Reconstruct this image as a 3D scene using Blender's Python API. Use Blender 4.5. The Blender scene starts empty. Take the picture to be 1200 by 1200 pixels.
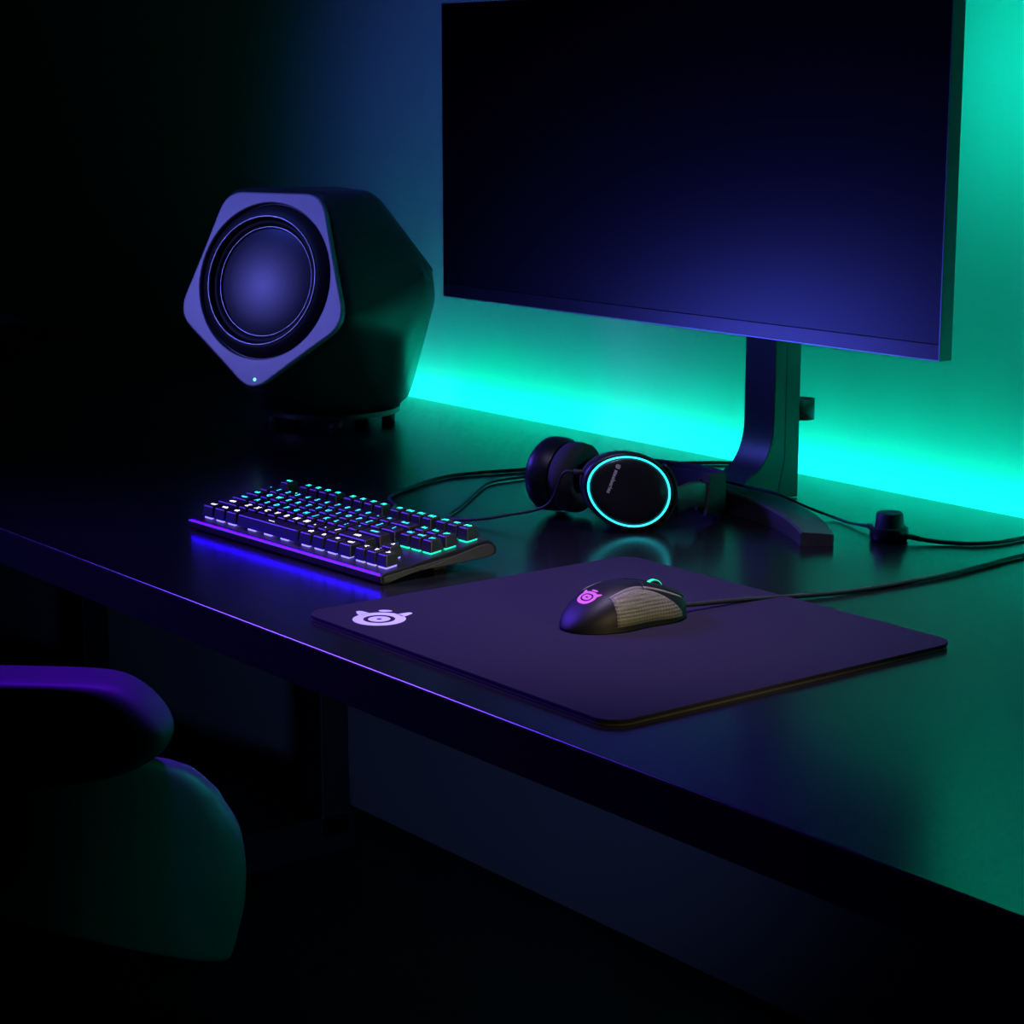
import bpy, bmesh, math, random
from mathutils import Vector, Matrix

random.seed(4)
S = bpy.context.scene
COL = S.collection
PI = math.pi
DZ = 0.74            # desk top
FLOOR = -0.031
WALL_Y = 1.01
V = Vector

# ------------------------------------------------------------------ materials
MATS = {}
def mat(name, col, rough=0.5, metal=0.0, spec=0.5, bump=None, noise=None, coat=0.0):
    if name in MATS: return MATS[name]
    m = bpy.data.materials.new(name); m.use_nodes = True
    nt = m.node_tree; b = nt.nodes['Principled BSDF']
    b.inputs['Base Color'].default_value = (*col, 1)
    b.inputs['Roughness'].default_value = rough
    b.inputs['Metallic'].default_value = metal
    b.inputs['Specular IOR Level'].default_value = spec
    b.inputs['Coat Weight'].default_value = coat
    tc = nt.nodes.new('ShaderNodeTexCoord')
    if noise:                                   # (scale, amount) gentle tonal variation of the surface
        n = nt.nodes.new('ShaderNodeTexNoise'); n.inputs['Scale'].default_value = noise[0]; n.inputs['Detail'].default_value = 4
        r = nt.nodes.new('ShaderNodeValToRGB')
        a = noise[1]
        r.color_ramp.elements[0].position = .3; r.color_ramp.elements[1].position = .7
        r.color_ramp.elements[0].color = (*[c*(1-a) for c in col], 1); r.color_ramp.elements[1].color = (*[min(1, c*(1+a)) for c in col], 1)
        nt.links.new(tc.outputs['Object'], n.inputs['Vector']); nt.links.new(n.outputs['Fac'], r.inputs['Fac']); nt.links.new(r.outputs['Color'], b.inputs['Base Color'])
    if bump:                                    # (kind, scale, strength, distance)
        if bump[0] == 'noise':
            t = nt.nodes.new('ShaderNodeTexNoise'); t.inputs['Scale'].default_value = bump[1]; t.inputs['Detail'].default_value = 3; o = t.outputs['Fac']
        else:
            t = nt.nodes.new('ShaderNodeTexVoronoi'); t.inputs['Scale'].default_value = bump[1]; o = t.outputs['Distance']
            if 'Randomness' in t.inputs: t.inputs['Randomness'].default_value = 0.0
        nt.links.new(tc.outputs['Object'], t.inputs['Vector'])
        bp = nt.nodes.new('ShaderNodeBump'); bp.inputs['Strength'].default_value = bump[2]; bp.inputs['Distance'].default_value = bump[3]
        nt.links.new(o, bp.inputs['Height']); nt.links.new(bp.outputs['Normal'], b.inputs['Normal'])
    MATS[name] = m
    return m

def glow(name, col, strength, base=(.02, .02, .02)):
    if name in MATS: return MATS[name]
    m = mat(name, base, .4)
    b = m.node_tree.nodes['Principled BSDF']
    b.inputs['Emission Color'].default_value = (*col, 1); b.inputs['Emission Strength'].default_value = strength
    return m

M_WALL = mat('painted_wall', (.30, .31, .33), .75, bump=('noise', 60, .08, .002), noise=(3, .04))
M_WALLD = mat('side_wall', (.06, .06, .065), .8, noise=(2, .05))
M_FLOOR = mat('dark_floor', (.012, .012, .013), .6, noise=(6, .2))
M_DESK = mat('desk_black', (.009, .009, .010), .21, spec=.6)
M_DESK.node_tree.nodes['Principled BSDF'].inputs['IOR'].default_value = 1.6
M_DESKEDGE = mat('desk_metal', (.012, .012, .013), .55)
M_SHADE_D = mat('shade_strip_matte', (.004, .004, .004), .8, spec=.08)
M_PAD = mat('pad_cloth', (.022, .0175, .036), .9, spec=.15, bump=('noise', 2500, .25, .0004), noise=(300, .12))
M_RUB = mat('pad_rubber', (.06, .055, .04), .75)
M_WHITE = mat('printed_white', (.85, .85, .85), .6)
M_BLK = mat('black_plastic', (.014, .014, .015), .42, bump=('noise', 1200, .05, .0003))
M_BLKS = mat('black_satin', (.02, .02, .021), .28, noise=(50, .1))
M_GREY = mat('grey_plastic', (.06, .06, .062), .45, noise=(80, .08))
M_KEY = mat('keycap_black', (.022, .022, .026), .42, noise=(200, .1))
M_KTOP = mat('keyboard_plate', (.10, .10, .11), .35, metal=.4)
M_SIDE = mat('keyboard_side', (.07, .07, .06), .5, bump=('noise', 700, .1, .0004))
M_FACE = mat('speaker_face', (.34, .34, .36), .42, metal=.25, noise=(30, .05))
M_SPK = mat('speaker_body', (.05, .05, .05), .38, noise=(20, .1))
M_CONE = mat('speaker_cone', (.06, .065, .08), .36, metal=.75)
M_RING = mat('speaker_ring', (.42, .42, .46), .3, metal=.8)
M_RUBBER = mat('rubber', (.012, .012, .013), .6)
M_SCREEN = mat('screen_panel', (.004, .004, .005), .24, spec=.5, noise=(4, .1))
M_BEZEL = mat('bezel_gloss', (.03, .03, .033), .22, spec=.6, noise=(20, .1))
M_FRAME = mat('monitor_frame', (.30, .31, .32), .28, metal=.85, noise=(20, .05))
M_SHELL = mat('monitor_shell', (.05, .05, .052), .4, noise=(20, .1))
M_STAND = mat('stand_metal', (.075, .075, .08), .45, metal=.25, noise=(40, .08))
M_STANDB = mat('stand_rear', (.06, .06, .062), .45, noise=(40, .08))
M_CUSH = mat('cushion_fabric', (.05, .05, .055), .85, bump=('noise', 900, .3, .0008))
M_BAND = mat('headband_fabric', (.05, .05, .05), .8, bump=('noise', 900, .3, .0006))
M_SILV = mat('slider_metal', (.06, .06, .065), .35, metal=.3, noise=(60, .05))
M_CABLE = mat('cable_rubber', (.03, .03, .03), .5, noise=(100, .1))
M_MOUSE = mat('mouse_shell', (.008, .008, .010), .5, spec=.3, bump=('noise', 2500, .05, .0002))
M_GRIP = mat('mouse_grip', (.20, .19, .145), .55, bump=('voronoi', 310, 1.0, .0011))
M_GRIPP = mat('mouse_grip_band', (.20, .19, .145), .5, noise=(100, .08))
M_LEATH = mat('chair_leather', (.035, .035, .035), .62, bump=('voronoi', 300, .12, .0006))
M_CHSH = mat('chair_shell', (.07, .07, .07), .4, noise=(15, .1))
M_METAL = mat('chair_metal', (.2, .2, .2), .35, metal=.9, noise=(30, .05))
G_STRIP = glow('strip_light', (.004, 1.0, .67), 70)
G_MONR = glow('backlight_green', (.004, 1.0, .66), 230)
G_RING = glow('headset_ring_light', (.03, .82, 1.0), 1.9)
G_MLOGO = glow('mouse_logo_light', (.62, .10, .85), 1.15)
G_WHEEL = glow('wheel_light', (.01, .9, .5), 1.6)
G_LED = glow('power_light', (.15, 1.0, .55), 2.5)
G_LW = glow('legend_white', (.80, .74, 1.0), 3)
G_LC = glow('legend_cyan', (.03, .62, .95), 2.6)
G_LG = glow('legend_teal', (.02, 1.0, .72), 2.6)
G_SW = glow('switch_violet', (.25, .20, 1.0), 2)
G_SC = glow('switch_cyan', (.01, .45, .85), 1.8)
G_SG = glow('switch_teal', (.01, .85, .5), 1.8)
G_LIPGLOW = glow('added_lip_glow', (.011, .0, 1.0), 34)
G_SPKLED = G_LED

# ------------------------------------------------------------------ mesh helpers
def merge(bm, tmp, M=None, mi=0, smooth=None):
    vm = {}
    for v in tmp.verts: vm[v] = bm.verts.new(M @ v.co if M else v.co)
    for f in tmp.faces:
        try: nf = bm.faces.new([vm[v] for v in f.verts])
        except ValueError: continue
        nf.material_index = mi if mi is not None else f.material_index
        nf.smooth = f.smooth if smooth is None else smooth
    tmp.free()

def box(bm, x0, x1, y0, y1, z0, z1, bev=0.0, seg=2, M=None, mi=0):
    t = bmesh.new(); bmesh.ops.create_cube(t, size=1)
    for v in t.verts: v.co = V(((x0+x1)/2+v.co.x*(x1-x0), (y0+y1)/2+v.co.y*(y1-y0), (z0+z1)/2+v.co.z*(z1-z0)))
    if bev: bmesh.ops.bevel(t, geom=t.edges[:], offset=bev, segments=seg, profile=.5, affect='EDGES', clamp_overlap=True)
    merge(bm, t, M, mi)

def loft(bm, rings, closed=True, cap=True, mi=0, smooth=True, M=None):
    R = [[bm.verts.new(M @ V(p) if M else V(p)) for p in ring] for ring in rings]
    n = len(R[0])
    for a, b in zip(R[:-1], R[1:]):
        for i in range(n if closed else n-1):
            j = (i+1) % n
            f = bm.faces.new((a[i], a[j], b[j], b[i])); f.material_index = mi; f.smooth = smooth
    if cap and closed:
        for ring, rev in ((R[0], True), (R[-1], False)):
            f = bm.faces.new(ring[::-1] if rev else ring); f.material_index = mi; f.smooth = False

def lathe(bm, prof, n=48, M=None, mi=0, cap=True, smooth=True, sx=1, sy=1, shape=None):
    rings = []
    for r, z in prof:
        ring = []
        for k in range(n):
            a = 2*PI*k/n; c = shape(a) if shape else (math.cos(a), math.sin(a))
            ring.append((r*c[0]*sx, r*c[1]*sy, z))
        rings.append(ring)
    loft(bm, rings, True, cap, mi, smooth, M)

def ring_solid(bm, prof, n=64, M=None, mi=0, shape=None, smooth=True):
    """closed profile revolved: prof is a loop of (r, z)"""
    cols = []
    for k in range(n):
        a = 2*PI*k/n; c = shape(a) if shape else (math.cos(a), math.sin(a))
        cols.append([(r*c[0], r*c[1], z) for r, z in prof])
    R = [[bm.verts.new(M @ V(p) if M else V(p)) for p in c] for c in cols]
    m = len(prof)
    for k in range(n):
        a, b = R[k], R[(k+1) % n]
        for i in range(m):
            j = (i+1) % m
            f = bm.faces.new((a[i], b[i], b[j], a[j])); f.material_index = mi; f.smooth = smooth

def prism(bm, pts, d0, d1, axis='z', M=None, mi=0, bev=0.0, seg=2):
    """polygon extruded between d0 and d1; axis z -> pts are (x,y), axis x -> pts are (y,z)"""
    t = bmesh.new()
    if axis == 'z': f3 = lambda p, d: (p[0], p[1], d)
    elif axis == 'x': f3 = lambda p, d: (d, p[0], p[1])
    else: f3 = lambda p, d: (p[0], d, p[1])
    a = [t.verts.new(f3(p, d0)) for p in pts]; b = [t.verts.new(f3(p, d1)) for p in pts]
    t.faces.new(a[::-1]); t.faces.new(b); n = len(pts)
    for i in range(n): t.faces.new((a[i], a[(i+1) % n], b[(i+1) % n], b[i]))
    bmesh.ops.recalc_face_normals(t, faces=t.faces[:])
    if bev:
        es = [e for e in t.edges if (e.verts[0] in a) == (e.verts[1] in a)]
        bmesh.ops.bevel(t, geom=es, offset=bev, segments=seg, profile=.5, affect='EDGES', clamp_overlap=True)
    merge(bm, t, M, mi)

def spline(pts, sub=10):
    P = [V(p) for p in pts]; out = []
    for i in range(len(P)-1):
        p0 = P[max(i-1, 0)]; p1 = P[i]; p2 = P[i+1]; p3 = P[min(i+2, len(P)-1)]
        for k in range(sub):
            t = k/sub
            out.append(.5*((2*p1)+(p2-p0)*t+(2*p0-5*p1+4*p2-p3)*t*t+(3*p1-p0-3*p2+p3)*t**3))
    out.append(P[-1]); return out

def tube(bm, path, rad, n=10, mi=0, M=None, sec=None, up=None):
    """round tube (or section list sec of (side, up) offsets) along a path"""
    rings = []; N = len(path); prev = None
    for i, p in enumerate(path):
        d = (path[min(i+1, N-1)]-path[max(i-1, 0)]).normalized()
        if up is not None: side = d.cross(V(up)).normalized()
        else:
            if prev is None: side = d.orthogonal().normalized()
            else: side = (prev-d*prev.dot(d)).normalized()
        prev = side
        u = side.cross(d).normalized()
        r = rad(i/(N-1)) if callable(rad) else rad
        if sec: rings.append([p+side*a+u*b for a, b in sec])
        else: rings.append([p+side*r*math.cos(2*PI*k/n)+u*r*math.sin(2*PI*k/n) for k in range(n)])
    loft(bm, rings, True, True, mi, True, M)

def rrect(w, h, r, n=6):
    pts = []
    for cx, cy, a0 in ((w/2-r, h/2-r, 0), (-w/2+r, h/2-r, 90), (-w/2+r, -h/2+r, 180), (w/2-r, -h/2+r, 270)):
        for k in range(n+1):
            a = math.radians(a0+90*k/n); pts.append((cx+r*math.cos(a), cy+r*math.sin(a)))
    return pts

def obj(name, bm, m, parent=None, loc=(0, 0, 0), normals=True, sharp=None):
    if normals: bmesh.ops.recalc_face_normals(bm, faces=bm.faces[:])
    me = bpy.data.meshes.new(name); bm.to_mesh(me); bm.free()
    for x in (m if isinstance(m, (list, tuple)) else [m]): me.materials.append(x)
    if sharp: me.set_sharp_from_angle(angle=math.radians(sharp))
    o = bpy.data.objects.new(name, me); COL.objects.link(o); o.location = loc
    if parent: o.parent = parent
    return o

def tag(o, label, cat, group=None):
    o['label'] = label; o['category'] = cat
    if group: o['group'] = group
    return o
def thing(name, label, cat, loc=(0, 0, 0), rot=(0, 0, 0)):
    o = bpy.data.objects.new(name, None); o.empty_display_size = .05; COL.objects.link(o)
    o.location = loc; o.rotation_euler = rot
    return tag(o, label, cat)
def struct(name, bm, m):
    o = obj(name, bm, m); o['kind'] = 'structure'; return o

def text_mesh(s, size, align='CENTER'):
    """flat letter outlines as a bmesh"""
    cu = bpy.data.curves.new('letters', 'FONT'); cu.body = s; cu.size = size; cu.align_x = align; cu.align_y = 'CENTER'
    cu.resolution_u = 2; cu.offset = size*.03
    ob = bpy.data.objects.new('letters', cu); COL.objects.link(ob)
    dg = bpy.context.evaluated_depsgraph_get(); dg.update()
    me = bpy.data.meshes.new_from_object(ob.evaluated_get(dg))
    t = bmesh.new(); t.from_mesh(me)
    bpy.data.objects.remove(ob); bpy.data.curves.remove(cu); bpy.data.meshes.remove(me)
    return t

def frame_M(o, x, z):
    """matrix with local z along z and local x as close to x as possible"""
    z = V(z).normalized(); x = V(x); x = (x-z*x.dot(z)).normalized(); y = z.cross(x)
    M = Matrix.Identity(4)
    for i in range(3): M[i][0] = x[i]; M[i][1] = y[i]; M[i][2] = z[i]; M[i][3] = o[i]
    return M

# emblem: ring with two horns, a dot above and an inner eye; radius 1, flat shapes mapped by fn(u, v)
def emblem(bm, fn, mi=0, n=40):
    def poly(pts):
        f = bm.faces.new([bm.verts.new(fn(*p)) for p in pts]); f.material_index = mi
    def annulus(r0, r1):
        A = [bm.verts.new(fn(r0*math.cos(2*PI*k/n), r0*math.sin(2*PI*k/n))) for k in range(n)]
        B = [bm.verts.new(fn(r1*math.cos(2*PI*k/n), r1*math.sin(2*PI*k/n))) for k in range(n)]
        for k in range(n):
            f = bm.faces.new((A[k], A[(k+1) % n], B[(k+1) % n], B[k])); f.material_index = mi
    annulus(.60, 1.0); annulus(.10, .42)
    poly([(.27*math.cos(2*PI*k/20), 1.26+.15*math.sin(2*PI*k/20)) for k in range(20)])
    for s in (1, -1):
        c = []
        for (u, v) in ((.50, .82), (.70, .98), (.86, 1.10), (.97, 1.14), (1.06, 1.09), (1.08, .98), (1.02, .80), (.95, .62), (.84, .46), (.66, .66)):
            c.append((s*u, v))
        poly(c if s > 0 else c[::-1])

# ------------------------------------------------------------------ room
bm = bmesh.new(); box(bm, -4.1, 2.6, WALL_Y, WALL_Y+.1, FLOOR, 2.6); struct('wall_back', bm, M_WALL)
bm = bmesh.new(); box(bm, -4.1, 2.6, -2.6, WALL_Y+.1, FLOOR-.1, FLOOR); struct('floor', bm, M_FLOOR)
bm = bmesh.new(); box(bm, -4.2, -4.1, -2.6, WALL_Y+.1, FLOOR, 2.6); struct('wall_left', bm, M_WALLD)
bm = bmesh.new(); box(bm, -4.2, 2.6, -2.6, WALL_Y+.1, 2.6, 2.7); struct('ceiling', bm, M_WALLD)

# ------------------------------------------------------------------ desk
desk = thing('desk', 'long matte black desk running along the wall under all the gaming gear', 'desk', (0, 0, FLOOR))
bm = bmesh.new(); box(bm, -2.6, 1.55, 0, .955, DZ-.04-FLOOR, DZ-FLOOR, .0012, 3); obj('desktop', bm, M_DESK, desk)
bm = bmesh.new(); box(bm, -2.6, 1.55, -.0012, .0004, DZ-.0405-FLOOR, DZ-.0014-FLOOR, .0004, 1); obj('shade_strip', bm, M_SHADE_D, desk)  # matte black strip added to keep lamp reflections off the desk front
for x in (-2.24, -1.385, .75):
    bm = bmesh.new(); box(bm, x-.03, x+.03, .83, .885, .03, DZ-.04-FLOOR, .003); obj('leg', bm, M_DESKEDGE, desk)
    bm = bmesh.new(); box(bm, x-.03, x+.03, .12, .90, 0, .068, .004); obj('foot', bm, M_DESKEDGE, desk)
    bm = bmesh.new(); box(bm, x-.02, x+.02, .15, .90, DZ-.075-FLOOR, DZ-.04-FLOOR, .003); obj('support_arm', bm, M_DESKEDGE, desk)
bm = bmesh.new(); box(bm, -2.6, 1.55, .955, .998, DZ-.036-FLOOR, DZ-.032-FLOOR); obj('rear_channel', bm, M_DESKEDGE, desk)

bm = bmesh.new(); box(bm, -1.40, 1.55, .966, .978, DZ-.032, DZ-.026, .001)
tag(obj('light_strip', bm, G_STRIP), 'glowing green light strip laid along the gap behind the desk edge', 'light strip')

# ------------------------------------------------------------------ mouse pad
pad = thing('mouse_pad', 'large dark cloth mouse pad with white logo lying at the desk front', 'mouse pad', (.0695, .25, DZ))
bm = bmesh.new(); prism(bm, rrect(.447, .403, .022, 8), 0, .0035, bev=.0006); obj('cloth_top', bm, M_PAD, pad, (0, 0, .0021))
bm = bmesh.new(); prism(bm, rrect(.4465, .4025, .022, 8), 0, .0021, bev=.0004); obj('rubber_base', bm, M_RUB, pad)['label'] = 'rubber underside edge'
bm = bmesh.new(); c45 = math.cos(PI/4)*.0247
emblem(bm, lambda u, v: V((-.087-.0695+(u-v)*c45, .0905-.25+(u+v)*c45, .00575)))
obj('logo', bm, M_WHITE, pad)['label'] = 'white printed ring emblem with horns'

# ------------------------------------------------------------------ keyboard
KX, KY = -.578, .1655
kb = thing('keyboard', 'black compact mechanical keyboard with cyan and violet lit keys', 'keyboard', (KX, KY, DZ), (0, 0, math.radians(2.2)))
KW = .363
prof = [(0, .003), (0, .0092), (.0015, .0108), (.006, .0118), (.012, .0124), (.128, .0268), (.139, .0276), (.145, .0245), (.1495, .0190), (.1505, .0150), (.148, .0115), (.140, .0096), (.060, .0078), (.030, .0060), (.010, .0002), (.003, .0002)]
bm = bmesh.new(); prism(bm, prof, 0, KW, axis='x', bev=.001, seg=2); obj('case', bm, M_BLK, kb)
MT = Matrix.Translation((0, 0, .0105)) @ Matrix.Rotation(math.radians(6.9), 4, 'X')
bm = bmesh.new(); box(bm, .006, KW-.006, .0115, .1405, -.002, .0004, .0006, 2, MT); obj('key_plate', bm, M_KTOP, kb)
for s, x in ((1, KW), (-1, 0)):
    bm = bmesh.new()
    prism(bm, [(.052, .0092), (.080, .0090), (.139, .0108), (.1455, .0140), (.1455, .0185), (.142, .0225), (.136, .0238), (.126, .0232)], x-.0005, x+.0012*s, axis='x', bev=.0003)
    prism(bm, [(.004, .0030), (.012, .0028), (.046, .0084), (.096, .0178), (.010, .0092), (.004, .0080)], x-.0005, x+.0008*s, axis='x', bev=.0003)
    obj('side_panel', bm, M_SIDE, kb)
for x in (.05, KW-.028):
    bm = bmesh.new(); box(bm, x-.012, x+.012, .080, .096, 0, .010, .002); obj('foot', bm, M_RUBBER, kb)
bm = bmesh.new(); box(bm, .006, KW-.003, .0010, .0022, .0100, .0112); o = obj('added_glow_line', bm, G_LIPGLOW, kb); o['label'] = 'added violet glow line along the front lip'  # added emitter for the lip glint and the blue glow on the desk

U = .01905
rows = [
 [('esc', 1), (None, 1), ('F1', 1), ('F2', 1), ('F3', 1), ('F4', 1), (None, .5), ('F5', 1), ('F6', 1), ('F7', 1), ('F8', 1), (None, .5), ('F9', 1), ('F10', 1), ('F11', 1), ('F12', 1), (None, .25), ('prt', 1), ('scr', 1), ('pse', 1)],
 [('`', 1), ('1', 1), ('2', 1), ('3', 1), ('4', 1), ('5', 1), ('6', 1), ('7', 1), ('8', 1), ('9', 1), ('0', 1), ('-', 1), ('=', 1), ('back', 2), (None, .25), ('ins', 1), ('hm', 1), ('pg', 1)],
 [('tab', 1.5), ('Q', 1), ('W', 1), ('E', 1), ('R', 1), ('T', 1), ('Y', 1), ('U', 1), ('I', 1), ('O', 1), ('P', 1), ('[', 1), (']', 1), ('\\', 1.5), (None, .25), ('del', 1), ('end', 1), ('pg', 1)],
 [('caps', 1.75), ('A', 1), ('S', 1), ('D', 1), ('F', 1), ('G', 1), ('H', 1), ('J', 1), ('K', 1), ('L', 1), (';', 1), ("'", 1), ('enter', 2.25)],
 [('shift', 2.25), ('Z', 1), ('X', 1), ('C', 1), ('V', 1), ('B', 1), ('N', 1), ('M', 1), (',', 1), ('.', 1), ('/', 1), ('shift', 2.75), (None, 1.25), ('^', 1)],
 [('ctrl', 1.25), ('win', 1.25), ('alt', 1.25), ('___', 6.25), ('alt', 1.25), ('fn', 1.25), ('=', 1.25), ('ctrl', 1.25), (None, .25), ('<', 1), ('v', 1), ('>', 1)],
]
ytop = .1525
for ri, row in enumerate(rows):
    yc = .0225+(5-ri)*U+(.0095 if ri == 0 else 0)
    x = .0080
    for lab, w in row:
        if lab is None: x += w*U; continue
        cx = x+w*U/2; x += w*U
        hw = w*U/2-.0006; hd = U/2-.0006; zb, zt = .0026, .0148+(.0012 if ri == 0 else 0)
        tw, td = hw-.0020, hd-.0024
        bm = bmesh.new()
        sec = lambda a, b, z, dy=0: [(cx+px, yc+py+dy, z) for px, py in rrect(2*a, 2*b, .0012, 2)]
        loft(bm, [sec(hw-.001, hd-.001, zb), sec(hw, hd, zb+.0004), sec(tw+.0003, td+.0003, zt-.0008, .0006), sec(tw-.0006, td-.0006, zt, .0006)], True, True, 0, False, MT)
        nav = cx > 15.1*U+.0085
        lm = 2 if ri == 0 or (nav and ri == 1) else (1 if ri >= 4 else 3)
        sm = 5 if (nav and ri <= 2) or ri == 0 else (4 if ri >= 3 else 6)
        # switch housing glowing below the cap
        nsw = 1 if w < 2 else 3
        for q in range(nsw):
            qx = cx+(q-(nsw-1)/2)*w*U/nsw*.8
            box(bm, qx-.0068, qx+.0068, yc-.0078, yc+.0062, .0004, .0024, .0004, 1, MT, sm)
        t = text_mesh(lab, .0088 if len(lab) == 1 else .0068 if len(lab) < 4 else .0060)
        merge(bm, t, MT @ Matrix.Translation((cx, yc+(.0022 if lab != '___' else .0026), zt+.0002)), lm, False)
        ko = obj('key', bm, [M_KEY, G_LW, G_LG, G_LC, G_SW, G_SG, G_SC], kb, normals=False)
# cable of the keyboard: from its back edge past the headset and behind the stand
def world_child(name, bm, m, parent):
    o = obj(name, bm, m, parent); o.matrix_parent_inverse = (Matrix.Translation(parent.location) @ parent.rotation_euler.to_matrix().to_4x4()).inverted(); return o
cz = DZ+.0026
bm = bmesh.new()
tube(bm, spline([(-.455, .318, DZ+.018), (-.472, .355, DZ+.012), (-.53, .415, cz), (-.5817, .443, cz), (-.6244, .5147, cz), (-.6505, .5861, cz), (-.634, .664, cz), (-.612, .73, cz), (-.575, .81, cz), (-.545, .868, cz), (-.505, .925, cz), (-.46, .945, cz), (-.41, .943, cz)]), .0024)
world_child('cable', bm, M_CABLE, kb)

# ------------------------------------------------------------------ mouse
MX, MY, MZ = .058, .262, DZ+.0058
mouse = thing('mouse', 'black gaming mouse with lit pink logo resting on the mouse pad', 'mouse', (MX, MY, MZ), (0, 0, math.radians(-4)))
L2 = .066
def mw(y):  # half width
    t = y/L2
    base = .0345-.004*math.exp(-((y-.012)/.025)**2)
    end = max(0.0, 1-abs(t)**(3.2 if t > 0 else 2.6))**.5
    return base*end
def mh(y):
    t = y/L2
    if t < -.05: h = .0375*max(0, 1-((-t-.05)/.95)**1.9)**.72
    else: h = .0375-.0195*((t+.05)/1.05)**1.6
    if t > .9: h *= max(0, 1-((t-.9)/.1)**2)**.5
    return h
def ms(y, th, off=0.0):
    """point on the mouse skin; th 0 = +x side at the base, pi = -x side"""
    w, h = mw(y), mh(y); c, s = math.cos(th), math.sin(th); n = 2/2.7
    x = math.copysign(abs(c)**n, c)*(w+off); z = abs(s)**n*(h+off)
    return V((x, y, .0016+z))
bm = bmesh.new()
ys = [L2*math.sin(PI/2*(-1+2*i/36))*.998 for i in range(37)]
loft(bm, [[ms(y, PI*k/32) for k in range(33)] for y in ys], True, True, 0, True)
obj('body_shell', bm, M_MOUSE, mouse, sharp=50)
bm = bmesh.new(); loft(bm, [[(mw(y)*.94*c, y*.96, z) for c in (-1, 1)] + [(mw(y)*.94*c, y*.96, z+.0016) for c in (1, -1)] for y in ys[2:-2] for z in (0.0002,)], True, True, 0, False)
obj('glide_base', bm, M_RUBBER, mouse)
def patch(bm, y0, y1, ta, tb, off, ny=20, nt=10, mi=0):
    A = []
    for i in range(ny+1):
        y = y0+(y1-y0)*i/ny
        a = ta(y) if callable(ta) else ta; b = tb(y) if callable(tb) else tb
        A.append([bm.verts.new(ms(y, a+(b-a)*j/nt, off)) for j in range(nt+1)])
    for i in range(ny):
        for j in range(nt):
            f = bm.faces.new((A[i][j], A[i+1][j], A[i+1][j+1], A[i][j+1])); f.smooth = True; f.material_index = mi
    # rim going back into the skin so that the panel has an edge
    loop = [A[i][0] for i in range(ny+1)]+[A[ny][j] for j in range(1, nt+1)]+[A[i][nt] for i in range(ny-1, -1, -1)]+[A[0][j] for j in range(nt-1, 0, -1)]
    low = [bm.verts.new(v.co+(V((0, 0, .012))-V((v.co.x, 0, v.co.z))).normalized()*(off+.0012)) for v in loop]
    n = len(loop)
    for k in range(n):
        f = bm.faces.new((loop[k], loop[(k+1) % n], low[(k+1) % n], low[k])); f.material_index = mi
for s in (1, -1):
    g0 = lambda y: .05
    g1 = lambda y: .05+.93*max(.02, 1-(max(0, (y-(-.006)))/.056)**2.4)
    if s > 0: a, b = g0, g1
    else: a, b = (lambda y: PI-g1(y)), (lambda y: PI-g0(y))
    bm = bmesh.new(); patch(bm, -.030, .047, a, b, .0007, 26, 10); obj('side_grip', bm, M_GRIP, mouse)['label'] = 'textured rubber side grip'
for s in (1, -1):
    bm = bmesh.new()
    if s > 0: patch(bm, .010, .060, lambda y: 1.15-.28*((y-.0095)/.0425)**1.5, 1.46, .0006, 16, 8)
    else: patch(bm, .010, .060, PI-1.46, lambda y: PI-1.15+.28*((y-.0095)/.0425)**1.5, .0006, 16, 8)
    obj('button', bm, M_MOUSE, mouse)
bm = bmesh.new(); patch(bm, -.031, .008, lambda y: 1.0, lambda y: 1.13-.09*((y-.008)/.04)**2, .0002, 14, 3); patch(bm, .0095, .052, lambda y: 1.0-.28*((y-.0095)/.0425)**1.5, lambda y: 1.13-.28*((y-.0095)/.0425)**1.5, .0003, 14, 3); obj('trim_band', bm, M_GRIPP, mouse)
bm = bmesh.new()
zt = mh(.034)+.0005
lathe(bm, [(.0085, -.0032), (.0098, -.002), (.0098, .002), (.0085, .0032)], 28, Matrix.Translation((0, .034, zt-.0058)) @ Matrix.Rotation(PI/2, 4, 'Y'))
wh = obj('scroll_wheel', bm, M_RUBBER, mouse)
bm = bmesh.new()
for s in (-1, 1): lathe(bm, [(.0101, s*.0012-.0006), (.0101, s*.0012+.0006)], 28, Matrix.Translation((0, .034, zt-.0055)) @ Matrix.Rotation(PI/2, 4, 'Y'), cap=True)
obj('wheel_light', bm, G_WHEEL, wh)['label'] = 'green glowing rim of the scroll wheel'
bm = bmesh.new()
ly = -.041
def skin_logo(u, v):
    th = PI/2-u*.27; return ms(ly+v*.0072, th, .0005)
emblem(bm, skin_logo)
obj('logo', bm, G_MLOGO, mouse)['label'] = 'pink glowing ring emblem'
bm = bmesh.new(); cz2 = DZ+.0072
tube(bm, spline([(.066, .322, DZ+.0135), (.067, .345, DZ+.0115), (.071, .40, cz2+.001), (.077, .45, DZ+.0045), (.0949, .5277, cz), (.104, .6419, cz), (.099, .72, cz), (.0926, .7891, cz), (.10, .87, cz), (.13, .93, cz)]), lambda t: .0024 if t > .06 else .0034)
world_child('cable', bm, M_CABLE, mouse)

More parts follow.
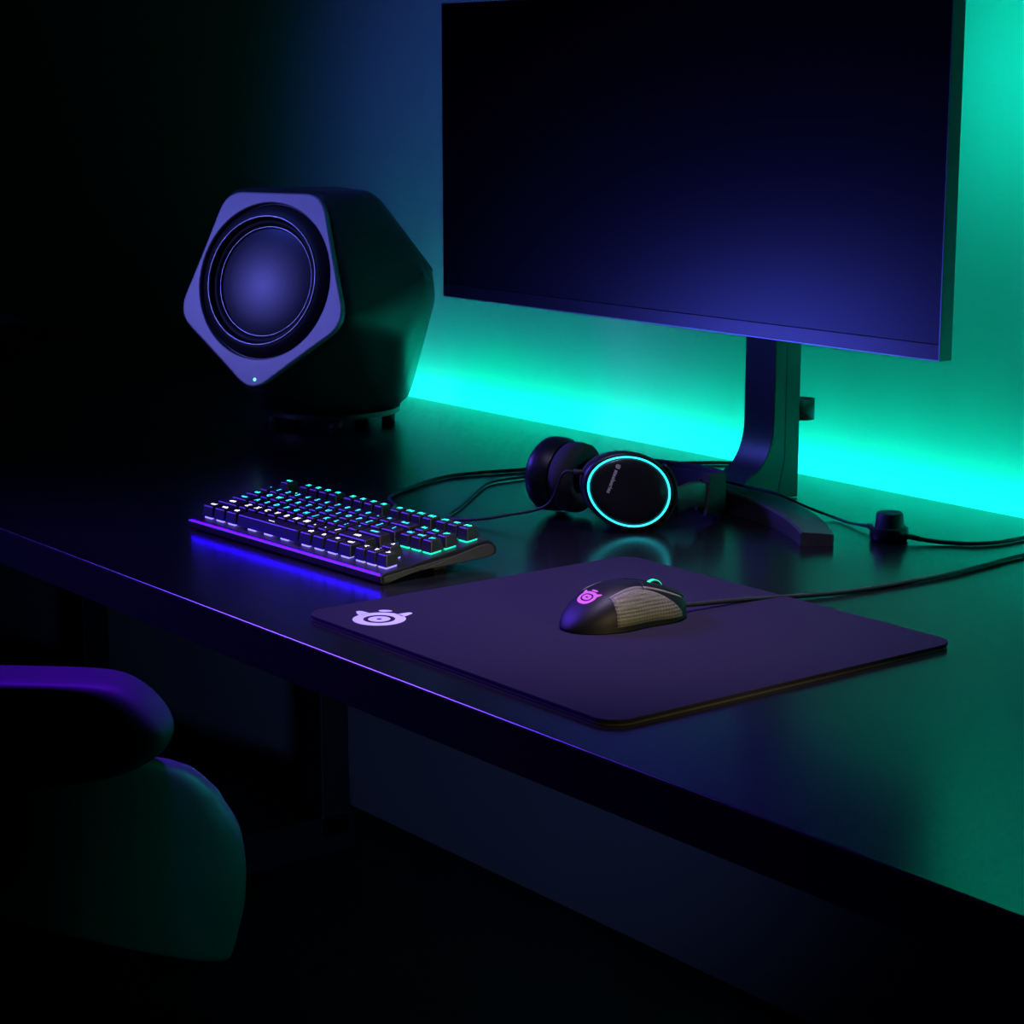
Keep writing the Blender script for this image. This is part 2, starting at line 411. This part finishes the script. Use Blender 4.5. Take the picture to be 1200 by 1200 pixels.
# ------------------------------------------------------------------ headset
HS = V((-.305, .56, DZ))
hs = thing('headset', 'black gaming headset with glowing cyan ring lying on its side', 'headset', HS)
def egg(a):
    c, s = math.cos(a), math.sin(a)
    return (c*1.06, s*(.86+.05*c))
def cup(center, normal, xdir, lit):
    M = frame_M(V(center)-HS, xdir, normal)
    bm = bmesh.new()
    lathe(bm, [(.034, -.020), (.047, -.018), (.0500, -.010), (.0505, .000), (.0495, .006), (.0475, .0085), (.0455, .0088)], 56, M, shape=egg)
    root = obj('ear_cup', bm, M_BLK, hs, sharp=60)
    bm = bmesh.new()
    prof_c = [(.020, -.026), (.020, -.038), (.028, -.0435), (.038, -.0435), (.046, -.038), (.0475, -.029), (.046, -.020), (.038, -.018)]
    ring_solid(bm, prof_c, 56, M, shape=egg); obj('ear_cushion', bm, M_CUSH, root)
    bm = bmesh.new(); lathe(bm, [(.0425, .0060), (.0425, .0086), (.0405, .0105), (.030, .0128), (.015, .0138), (.002, .0141)], 56, M, shape=egg); obj('cover_plate', bm, M_BLKS, root, sharp=60)
    bm = bmesh.new(); ring_solid(bm, [(.0440+.0013*math.cos(2*PI*k/8), .0086+.0013*math.sin(2*PI*k/8)) for k in range(8)], 72, M, shape=egg)
    obj('light_ring', bm, G_RING if lit else M_BLKS, root)
    return root, M
n2 = V((.86, -.50, .06)); x2 = V((0.5, .86, -.34))
c2 = V((-.2660, .5465, DZ+.0465))
r2, M2 = cup(c2, n2, x2, True)
# white lettering with the emblem, running down the plate
bm = bmesh.new()
def plate_z(x, y):
    a = math.atan2(y, x); e = egg(a); rr = math.hypot(x, y)/math.hypot(*e)
    P = [(0, .0141), (.002, .0141), (.015, .0138), (.030, .0128), (.0405, .0105), (.0425, .0086)]
    for (r0, z0), (r1, z1) in zip(P[:-1], P[1:]):
        if rr <= r1: return z0+(z1-z0)*(rr-r0)/(r1-r0)
    return .0086
T = Matrix.Translation((-.0215, .0225, 0)) @ Matrix.Rotation(math.radians(-92), 4, 'Z')
def onplate(p):
    q = T @ V(p); return M2 @ V((q.x, q.y, plate_z(q.x, q.y)+.0004))
t = text_mesh('steelseries', .0064, 'LEFT')
for v in t.verts: v.co = onplate((v.co.x+.0042, v.co.y, 0))
merge(bm, t, None, 0, False)
emblem(bm, lambda u, v: onplate((u*.0024, v*.0024, 0)))
obj('lettering', bm, M_WHITE, r2, normals=False)['label'] = 'small white maker lettering on the plate'
n1 = V((-.93, -.37, .06)); x1 = V((-.37, .93, -.18))
c1 = V((-.394, .543, DZ+.0475))
r1, M1 = cup(c1, n1, x1, False)
# yokes: flattened arcs hugging the headband side of each cup
for M, root in ((M2, r2), (M1, r1)):
    bm = bmesh.new(); path = []
    for k in range(21):
        a = math.radians(-58+116*k/20); e = egg(a); path.append(M @ V((e[0]*.0525, e[1]*.0525, .0005)))
    tube(bm, path, 0, sec=[(p[0], p[1]) for p in rrect(.004, .012, .0015, 2)], up=tuple((M.to_3x3() @ V((0, 0, 1))))); obj('yoke', bm, M_BLKS, root)
# sliders and band (z of the band sinks towards the crown, which rests on the desk)
P2 = M2 @ V((.0555, .004, 0)); P1 = M1 @ V((.0555, .004, 0))
def L(x, y, z): return V((x, y, DZ+z))-HS
bandpts = [L(-.2402, .618, .0370), L(-.2455, .642, .033), L(-.2540, .668, .0295), L(-.2655, .690, .0262), L(-.288, .707, .0245), L(-.318, .714, .0242), L(-.352, .708, .0245), L(-.380, .690, .0262), L(-.398, .662, .0295), L(-.408, .636, .034), L(-.412, .612, .039)]
bm = bmesh.new(); sp = spline(bandpts, 8)
tube(bm, sp[9:-9], 0, sec=rrect(.009, .048, .003, 3), up=(0, 0, 1)); band = obj('headband', bm, M_BAND, hs)
bm = bmesh.new()
tube(bm, spline([p.lerp(L(-.318, .62, .03), .10) for p in bandpts[1:-1]], 8), 0, sec=rrect(.003, .036, .0012, 2), up=(0, 0, 1)); obj('suspension_strap', bm, M_CUSH, hs)
for P, pts in ((P2, bandpts[:4]), (P1, bandpts[-1:-5:-1])):
    bm = bmesh.new(); tube(bm, spline([P, pts[0], pts[1], pts[2]], 6), 0, sec=rrect(.0045, .029, .0018, 3), up=(0, 0, 1)); obj('slider', bm, M_SILV, hs)
# cord: from the cup behind the keyboard, back behind the headset and on to the dial
bm = bmesh.new()
a0 = M2 @ V((-.0520, .004, -.004)); a1 = M2 @ V((-.064, .001, -.003))
tube(bm, [a0, a0.lerp(a1, .5), a1], .0026, 8)
for k in range(5):
    q = a0.lerp(a1, .2+.18*k); dd = (a1-a0).normalized()
    lathe(bm, [(.0033, -.0007), (.0033, .0007)], 10, frame_M(q, dd.orthogonal(), dd))
obj('strain_relief', bm, M_GREY, hs)
bm = bmesh.new(); w = lambda x, y, z=.0026: V((x, y, DZ+z))-HS
tube(bm, spline([a1, a1+V((-.012, -.006, -.004)), w(-.335, .487, .026), w(-.372, .457, .012), w(-.402, .4343, .005), w(-.43, .425, .0026), w(-.452, .437), w(-.485, .478), w(-.5476, .5495), w(-.5832, .5961), w(-.587, .645), w(-.575, .70), w(-.545, .755), w(-.50, .79), w(-.445, .785, .004), w(-.405, .758, .018), w(-.365, .738, .0305), w(-.313, .729, .0305), w(-.262, .731, .0290), w(-.222, .739, .0255), w(-.194, .757, .013), w(-.1701, .7734, .0035), w(-.140, .767), w(-.118, .7615, .0045), w(-.095, .757, .006)], 8), .0016, 8)
obj('cord', bm, M_CABLE, hs)

# ------------------------------------------------------------------ volume dial
dial = thing('volume_dial', 'small round black dial on the headset cord by the monitor foot', 'dial', (-.0550, .7430, DZ))
bm = bmesh.new(); lathe(bm, [(.0185, 0), (.0208, .002), (.0212, .010), (.0205, .0142), (.0185, .0150)], 40); obj('base', bm, M_BLK, dial, sharp=50)
bm = bmesh.new(); lathe(bm, [(.0158, .0152), (.0158, .0165), (.0148, .0290), (.0138, .0305), (.0125, .0309), (.0100, .0300), (.002, .0300)], 40); obj('knob', bm, M_GREY, dial, sharp=50)
bm = bmesh.new(); ring_solid(bm, [(.0162, .0146), (.0190, .0146), (.0190, .0152), (.0162, .0152)], 40); obj('accent_ring', bm, M_SILV, dial)
bm = bmesh.new()
tube(bm, [V((-.044, .014, .0065)), V((-.030, .0095, .0068)), V((-.019, .006, .007))], .0032, 10); obj('strain_relief', bm, M_GREY, dial)
bm = bmesh.new(); tube(bm, [V((.019, .004, .007)), V((.026, .008, .0062)), V((.034, .012, .005))], .0030, 10); obj('strain_relief', bm, M_GREY, dial)
bm = bmesh.new(); tube(bm, spline([(.030, .010, .0055), (.045, .020, .0035), (.062, .033, .0026), (.078, .0465, .0026), (.090, .075, .0026), (.092, .115, .0026), (.095, .15, .0026), (.11, .19, .0026)]), .0024, 8); obj('cable', bm, M_CABLE, dial)

# ------------------------------------------------------------------ monitor
X0, X1, Y0, Z0, Z1 = -.7287, .1034, .6305, .9612, 1.3281
mon = thing('monitor', 'ultrawide monitor with dark screen on a curved arc stand', 'monitor', ((X0+X1)/2, .80, DZ))
O = V(((X0+X1)/2, .80, DZ))
def lb(bm, x0, x1, y0, y1, z0, z1, bev=0, seg=2, mi=0): box(bm, x0-O.x, x1-O.x, y0-O.y, y1-O.y, z0-O.z, z1-O.z, bev, seg, None, mi)
bm = bmesh.new()
lb(bm, X0, X1, Y0, Y0+.018, Z0, Z0+.0012); lb(bm, X0, X1, Y0, Y0+.018, Z1-.0012, Z1)
lb(bm, X0, X0+.0012, Y0, Y0+.018, Z0+.0012, Z1-.0012); lb(bm, X1-.0012, X1, Y0, Y0+.018, Z0+.0012, Z1-.0012)
obj('frame', bm, M_FRAME, mon)
bm = bmesh.new(); lb(bm, X0+.0013, X1-.0013, Y0+.0012, Y0+.0165, Z0+.0165, Z1-.0013, .0003, 1); obj('screen', bm, M_SCREEN, mon)
bm = bmesh.new(); lb(bm, X0+.0013, X1-.0013, Y0+.0004, Y0+.0165, Z0+.0013, Z0+.0162, .0003, 1); obj('bottom_bezel', bm, M_BEZEL, mon)
bm = bmesh.new(); lb(bm, X0+.004, X1-.004, Y0+.0166, Y0+.024, Z0+.004, Z1-.004, .002, 2); lb(bm, -.56, -.07, Y0+.024, Y0+.07, 1.03, 1.315, .012, 3); lb(bm, -.52, -.08, Y0+.06, Y0+.150, 1.10, 1.313, .02, 3); obj('back_housing', bm, M_SHELL, mon)  # rear bulges deepened out of view to shield and carry the green backlight
bm = bmesh.new(); lb(bm, -.100, -.086, Y0+.150, Y0+.153, 1.20, 1.31); obj('backlight', bm, G_MONR, mon)['label'] = 'green light strip on the back'
# column: front plate sweeping forward into the base, darker rear spine
xc = O.x
prof = [(.812, 1.19), (.793, 1.19), (.793, .835)]
for k in range(1, 10):
    a = PI/2*k/9*.86; prof.append((.793-.045*(1-math.cos(a)), .835-.062*math.sin(a)))
prof += [(.742, .7655), (.742, .742), (.800, .742), (.812, .79)]
bm = bmesh.new(); prism(bm, [(p[0]-O.y, p[1]-O.z) for p in prof], -.0255, .0255, axis='x', bev=.0008, seg=1); obj('column', bm, M_STAND, mon, sharp=20)
bm = bmesh.new(); prism(bm, [(p[0]-O.y, p[1]-O.z) for p in [(.8125, 1.19), (.838, 1.19), (.838, .741), (.8005, .741), (.8125, .79)]], -.024, .024, axis='x', bev=.002, seg=2); obj('rear_spine', bm, M_STANDB, mon, sharp=20)
bm = bmesh.new(); lb(bm, xc-.04, xc+.04, Y0+.12, .8, 1.10, 1.19, .006, 2); obj('hinge_block', bm, M_SHELL, mon)
bm = bmesh.new()
ring_solid(bm, [(.0125, -.0125), (.0145, -.0125), (.0145, .0125), (.0125, .0125)], 28, Matrix.Translation((.014, .852-O.y, .846-O.z))); obj('cable_clip', bm, M_STANDB, mon)
bm = bmesh.new()
rings = []; RB = .380; ARC = math.radians(37.5); N = 40
for i in range(N+1):
    a = -ARC+2*ARC*i/N
    u = abs(a)/ARC; h = .028-.013*u; wv = .030-.012*u
    q = []
    for dr, z in ((-wv, 0.0), (wv, 0.0), (wv, h*.82), (wv-.004, h*.86), (-wv+.002, h), (-wv, h-.002)):
        q.append((math.sin(a)*(RB+dr), .356+math.cos(a)*(RB+dr)-O.y, z))
    rings.append(q)
loft(bm, rings, True, True, 0, True); obj('base', bm, M_STAND, mon, sharp=40)

# ------------------------------------------------------------------ loudspeaker
SP = V((-1.0873, .5833, DZ)); zc = .9566-DZ
E_ = V((.9195, .393, 0)); B_ = V((-.393, .9195, 0))
nrm = V((.3822, -.8943, .2325)).normalized(); eyv = nrm.cross(E_).normalized()
spk = thing('loudspeaker', 'black faceted loudspeaker with a pale five-sided front on the desk by the wall', 'speaker', SP)
def SW(e, b, z): return E_*e+B_*b+V((0, 0, z+zc))
half = [(.0835, .030, .1245), (.1467, -.0126, -.0525), (.115, .11, .1245), (.203, .14, .004), (.173, .09, -.081), (.118, .145, -.196), (.10, .27, -.08), (.075, .255, -.196)]
pts = [SW(s*e, b, z) for e, b, z in half for s in (1, -1)]+[SW(0, -.0377, -.1576), SW(0, .055, -.196), SW(0, .20, .1245), SW(0, .32, .0)]
bm = bmesh.new()
for p in pts: bm.verts.new(p)
bmesh.ops.convex_hull(bm, input=bm.verts[:])
bmesh.ops.dissolve_limit(bm, angle_limit=math.radians(4), verts=bm.verts[:], edges=bm.edges[:])
bmesh.ops.bevel(bm, geom=bm.edges[:], offset=.014, segments=4, profile=.5, affect='EDGES', clamp_overlap=True)
for f in bm.faces: f.smooth = True
body = obj('cabinet', bm, M_SPK, spk)
MF = frame_M(V((0, 0, zc)), E_, nrm)         # front plane frame
bmc = bmesh.new(); lathe(bmc, [(.106, -.05), (.106, .02)], 64, MF)
cut = obj('cutter', bmc, M_RUBBER)
cut.location = SP
md = body.modifiers.new('cut', 'BOOLEAN'); md.object = cut; md.operation = 'DIFFERENCE'; md.solver = 'EXACT'
bpy.context.view_layer.update(); dg = bpy.context.evaluated_depsgraph_get()
nm = bpy.data.meshes.new_from_object(body.evaluated_get(dg)); body.modifiers.clear(); body.data = nm
bpy.data.objects.remove(cut)
nm.set_sharp_from_angle(angle=math.radians(40))
# pale front plate: rounded pentagon with a round opening
pent = [(.0835, .128), (-.0835, .128), (-.1467, -.054), (0, -.162), (.1467, -.054)]
def round_poly(P, r, n=8, bulge=.0):
    out = []; m = len(P)
    for i in range(m):
        p = V((*P[i], 0)); a = V((*P[i-1], 0)); b = V((*P[(i+1) % m], 0))
        da = (a-p).normalized(); db = (b-p).normalized(); ang = da.angle(db); d = r/math.tan(ang/2)
        s, e = p+da*d, p+db*d
        for k in range(n+1):
            t = k/n; q = s*(1-t)**2+p*2*t*(1-t)+e*t*t; out.append(q)
    return out
def by_angle(P, n=120):
    """radius of outline P sampled at n angles"""
    res = []
    for k in range(n):
        a = 2*PI*k/n; d = V((math.cos(a), math.sin(a), 0)); best = None
        for i in range(len(P)):
            p, q = P[i], P[(i+1) % len(P)]; e = q-p
            den = d.x*e.y-d.y*e.x
            if abs(den) < 1e-12: continue
            t = (p.x*e.y-p.y*e.x)/den; u = (p.x*d.y-p.y*d.x)/den
            if t > 0 and -1e-6 <= u <= 1+1e-6: best = t if best is None else max(best, t)
        res.append(d*(best or .12))
    return res
outl = by_angle(round_poly(pent, .042))
bm = bmesh.new(); nA = len(outl)
def pring(fn): return [fn(p) for p in outl]
rings = [pring(lambda p: p.normalized()*.1105+V((0, 0, -.004))), pring(lambda p: p.normalized()*.1105+V((0, 0, .0050))), pring(lambda p: p.normalized()*.1118+V((0, 0, .0062))),
         pring(lambda p: p*(1-.0055/p.length)+V((0, 0, .0062))), pring(lambda p: p*(1-.0035/p.length)+V((0, 0, .0050))), pring(lambda p: p*(1-.0030/p.length)+V((0, 0, -.002)))]
loft(bm, rings, True, False, 0, True, MF); obj('front_plate', bm, M_FACE, spk, normals=False, sharp=30)['label'] = 'pale grey five-sided front plate with round opening'
bm = bmesh.new(); lathe(bm, [(.1110, -.004), (.1095, -.001), (.1055, .0035), (.1000, .0085), (.0945, .0115), (.0900, .0118), (.0890, .0105), (.0885, -.012)], 72, MF, cap=False)
drv = obj('driver', bm, M_RUBBER, spk, normals=False)
bm = bmesh.new(); ring_solid(bm, [(.0905+.0014*math.cos(2*PI*k/8), .0122+.0014*math.sin(2*PI*k/8)) for k in range(8)], 72, MF); obj('outer_ring', bm, M_RING, drv)
bm = bmesh.new(); lathe(bm, [(.0888, .002), (.0870, .0045), (.0840, .0055), (.0810, .0040), (.0785, .0010), (.0765, -.002)], 72, MF, cap=False); obj('surround', bm, M_RUBBER, drv, normals=False)
bm = bmesh.new(); ring_solid(bm, [(.0772+.0011*math.cos(2*PI*k/8), .0010+.0011*math.sin(2*PI*k/8)) for k in range(8)], 72, MF); obj('inner_ring', bm, M_RING, drv)
bm = bmesh.new(); lathe(bm, [(.0768, -.001), (.070, .0006), (.055, .0028), (.038, .0046), (.020, .0058), (.008, .0062), (.0005, .0063)], 72, MF, cap=False); obj('cone', bm, M_CONE, drv, normals=False)
bm = bmesh.new(); lathe(bm, [(.0022, .0060), (.0022, .0068), (.001, .0073)], 16, MF @ Matrix.Translation((.004, -.139, 0))); obj('power_light', bm, G_LED, spk)['label'] = 'tiny green power light'
bm = bmesh.new(); Mb = Matrix.Translation(B_*.155+E_*0.0)
lathe(bm, [(.098, .012), (.104, .014), (.104, .021), (.090, .0235)], 48, Mb); obj('base_ring', bm, M_BLK, spk, sharp=40)
for k in range(5):
    a = math.radians(20+72*k); q = B_*.155+E_*(.088*math.cos(a))+B_*(.088*math.sin(a))
    bm = bmesh.new(); lathe(bm, [(.009, 0), (.010, .001), (.010, .013)], 20, Matrix.Translation(q)); obj('foot', bm, M_RUBBER, spk)

# ------------------------------------------------------------------ chair (left of the desk front, back turned to us)
CK = .87                 # size of the chair
R0 = V((.417, -.455, 0)); rh = V((.6124, .7906, 0)); ah = V((-.7906, .6124, 0))
SC = -.15*CK
CH = R0+rh*SC; CH.z = FLOOR
ch = thing('swivel_chair', 'black swivel chair with a padded low back in front of the desk', 'chair', CH)
MC = frame_M(V((0, 0, -FLOOR)), rh, (0, 0, 1))      # local: x to its side, y forward, z up (world heights)
def wrap(s): return 5*max(0, abs(s)-.10)**2
def bent(s, d, z, k):
    y = k*wrap(s); return MC @ V((s*(1+y*.6), d+y, z-.34*y))
def panel(outline, k, y0, th, nseg=14, puff=.0, lean=0.0):
    """curved slab whose outline is (s,z): rings from the rim to the middle on both faces"""
    outline = [(a*CK, 1.2317+(b-1.2317)*CK) for a, b in outline]
    cx = 0; czz = sum(p[1] for p in outline)/len(outline)
    bm = bmesh.new(); rings = []
    def ring(f, d):
        return [bent(cx+(p[0]-cx)*f, d-lean*(p[1]-czz), czz+(p[1]-czz)*f, k) for p in outline]
    FS = [.02]+[.08*k for k in range(1, 12)]+[.945]
    for f in FS: rings.append(ring(f, y0-puff*(1-f*f)))
    rings += [ring(.985, y0+th*.08), ring(1.0, y0+th*.3), ring(1.0, y0+th*.7), ring(.985, y0+th*.95)]
    for f in FS[::-1]: rings.append(ring(f, y0+th+puff*(1-f*f)*.5))
    loft(bm, rings, True, True, 0, True); return bm
def sym(P): 
    return [(-s, z) for s, z in reversed(P)]+[(s, z) for s, z in P]
top = [(.06, .8425), (.12, .8415), (.165, .839), (.185, .830), (.199, .815), (.203, .803), (.197, .790), (.17, .776), (.10, .765), (.04, .762)]
shell = [(.04, .800), (.12, .800), (.196, .792), (.219, .776), (.227, .762), (.234, .746), (.237, .725), (.2375, .707), (.236, .686), (.233, .670), (.230, .656), (.226, .650), (.213, .652), (.184, .668), (.148, .689), (.10, .711), (.04, .722)]
dens = lambda P: [(p.x, p.y) for p in spline([(a, b, 0) for a, b in P], 3)]
obj('headrest_pad', panel(sym([(a*1.02, b+.0085) for a, b in dens(top)]), -.0, -.020, .040), M_LEATH, ch)
bm = panel(sym(dens(shell)), 1.0, -.012, .012, puff=.004, lean=-.06); obj('back_shell', bm, M_CHSH, ch)
bm = panel(sym([(s*.86, .726+(z-.726)*.8) for s, z in dens(shell)]), 1.0, .012, .03, lean=-.06); obj('back_cushion', bm, M_LEATH, ch)
bm = bmesh.new(); box(bm, -.20, .20, .08, .40, .33, .39, .028, 4, MC); obj('seat', bm, M_LEATH, ch)
bm = bmesh.new(); tube(bm, spline([(0, .20, .322), (0, .03, .326), (0, -.02, .46), (0, .03, .80)], 6), 0, sec=rrect(.012, .07, .004, 2), up=(1, 0, 0), M=MC); obj('back_bar', bm, M_METAL, ch)
bm = bmesh.new(); lathe(bm, [(.028, .06), (.028, .26), (.018, .262), (.018, .33)], 24, MC @ Matrix.Translation((0, .25, 0)), smooth=False); obj('gas_column', bm, M_METAL, ch)
for k in range(5):
    a = math.radians(18+72*k); d = V((math.cos(a), math.sin(a), 0)); c0 = V((0, .25, 0))
    bm = bmesh.new(); tube(bm, [c0+d*.02+V((0, 0, .075)), c0+d*.16+V((0, 0, .065)), c0+d*.29+V((0, 0, .045))], 0, sec=rrect(.036, .026, .008, 2), up=(0, 0, 1), M=MC)
    lg = obj('leg', bm, M_METAL, ch)
    bm = bmesh.new()
    for s in (-1, 1): lathe(bm, [(.020, -.007), (.026, -.005), (.026, .005), (.020, .007)], 20, MC @ Matrix.Translation(c0+d*.285+V((0, 0, -.005))) @ Matrix.Rotation(a, 4, 'Z') @ Matrix.Translation((0, s*.013, 0)) @ Matrix.Rotation(PI/2, 4, 'X'))
    obj('caster', bm, M_RUBBER, lg)

# ------------------------------------------------------------------ spots out of frame, mostly added to light single things
def area(name, loc, target, size, power, col, sy=None):
    l = bpy.data.lights.new(name, 'AREA'); l.energy = power; l.color = col; l.size = size
    if sy: l.shape = 'RECTANGLE'; l.size_y = sy
    o = bpy.data.objects.new(name, l); COL.objects.link(o); o.location = loc
    o.rotation_euler = (V(target)-V(loc)).to_track_quat('-Z', 'Y').to_euler(); return o
def spot(name, loc, target, power, col, deg, blend=.8, rad=.12):
    l = bpy.data.lights.new(name, 'SPOT'); l.energy = power; l.color = col; l.spot_size = math.radians(deg); l.spot_blend = blend; l.shadow_soft_size = rad
    o = bpy.data.objects.new(name, l); COL.objects.link(o); o.location = loc
    o.rotation_euler = (V(target)-V(loc)).to_track_quat('-Z', 'Y').to_euler(); return o
spot('pad_fill', (.05, .20, 2.0), (.0, .30, .74), 74, (.70, .55, 1.0), 42, 1.0)  # added overhead spot that lifts the pad and its white logo
spot('keyboard_lamp', (-1.7, -.55, 1.85), (-.2, .16, .74), 290, (.12, .04, 1.0), 34, 1.0, .3)
spot('speaker_fill', (-1.5, -1.1, 1.42), (-1.09, .58, .94), 42, (.20, .19, 1.0), 16, .7, .15)  # narrow violet spot added for the speaker front alone
spot('screen_fill', (-1.85, -1.1, .52), (-.2, .63, .95), 34, (.08, .10, 1.0), 26, 1.0, .25)  # low unseen spot added for the blue gradient on the lower screen
spot('stand_fill', (-2.0, -.7, 1.9), (-.27, .70, .76), 60, (.08, .22, 1.0), 15, 1.0, .2)  # added blue spot that tints the monitor stand
spot('wall_fill', (-1.45, -.5, 2.35), (-1.12, 1.01, .98), 56, (.085, .14, 1.0), 36, 1.0, .2)  # unseen spot added for the blue glow on the wall beside the monitor
spot('chair_fill', (.33, -.385, 2.3), (.40, -.45, .86), 260, (.12, .005, 1.0), 14, .8)  # narrow spot added overhead to turn the chair top violet
spot('green_chair_fill', (1.35, .92, 1.08), (.37, -.33, .80), 16, (.0, 1.0, .72), 15, .8)  # added green accent for the right side of the chair
spot('warm_room_lamp', (1.9, .1, 1.15), (.1, .20, .75), 52, (1.0, .80, .36), 9, .6)
spot('underdesk_fill', (1.25, -.6, .25), (-1.35, 1.0, .34), 26, (.20, .34, 1.0), 30, 1.0)  # added dim blue fill for the wall under the desk, no real lamp

w = bpy.data.worlds.new('night'); S.world = w; w.use_nodes = True
w.node_tree.nodes['Background'].inputs['Color'].default_value = (.10, .16, .42, 1); w.node_tree.nodes['Background'].inputs['Strength'].default_value = .006

# ------------------------------------------------------------------ camera
cd = bpy.data.cameras.new('camera'); cam = bpy.data.objects.new('camera', cd); COL.objects.link(cam)
cd.sensor_width = 36; cd.lens = 2502.1*36/1200; cd.clip_start = .05
cam.location = (1.5, -.9834, 1.2317); cam.rotation_euler = (PI/2-.1988, 0, .9119)
S.camera = cam
S.view_settings.view_transform = 'Standard'; S.view_settings.look = 'None'; S.view_settings.gamma = 1.0; S.view_settings.exposure = 0.0
S.view_settings.use_curve_mapping = False
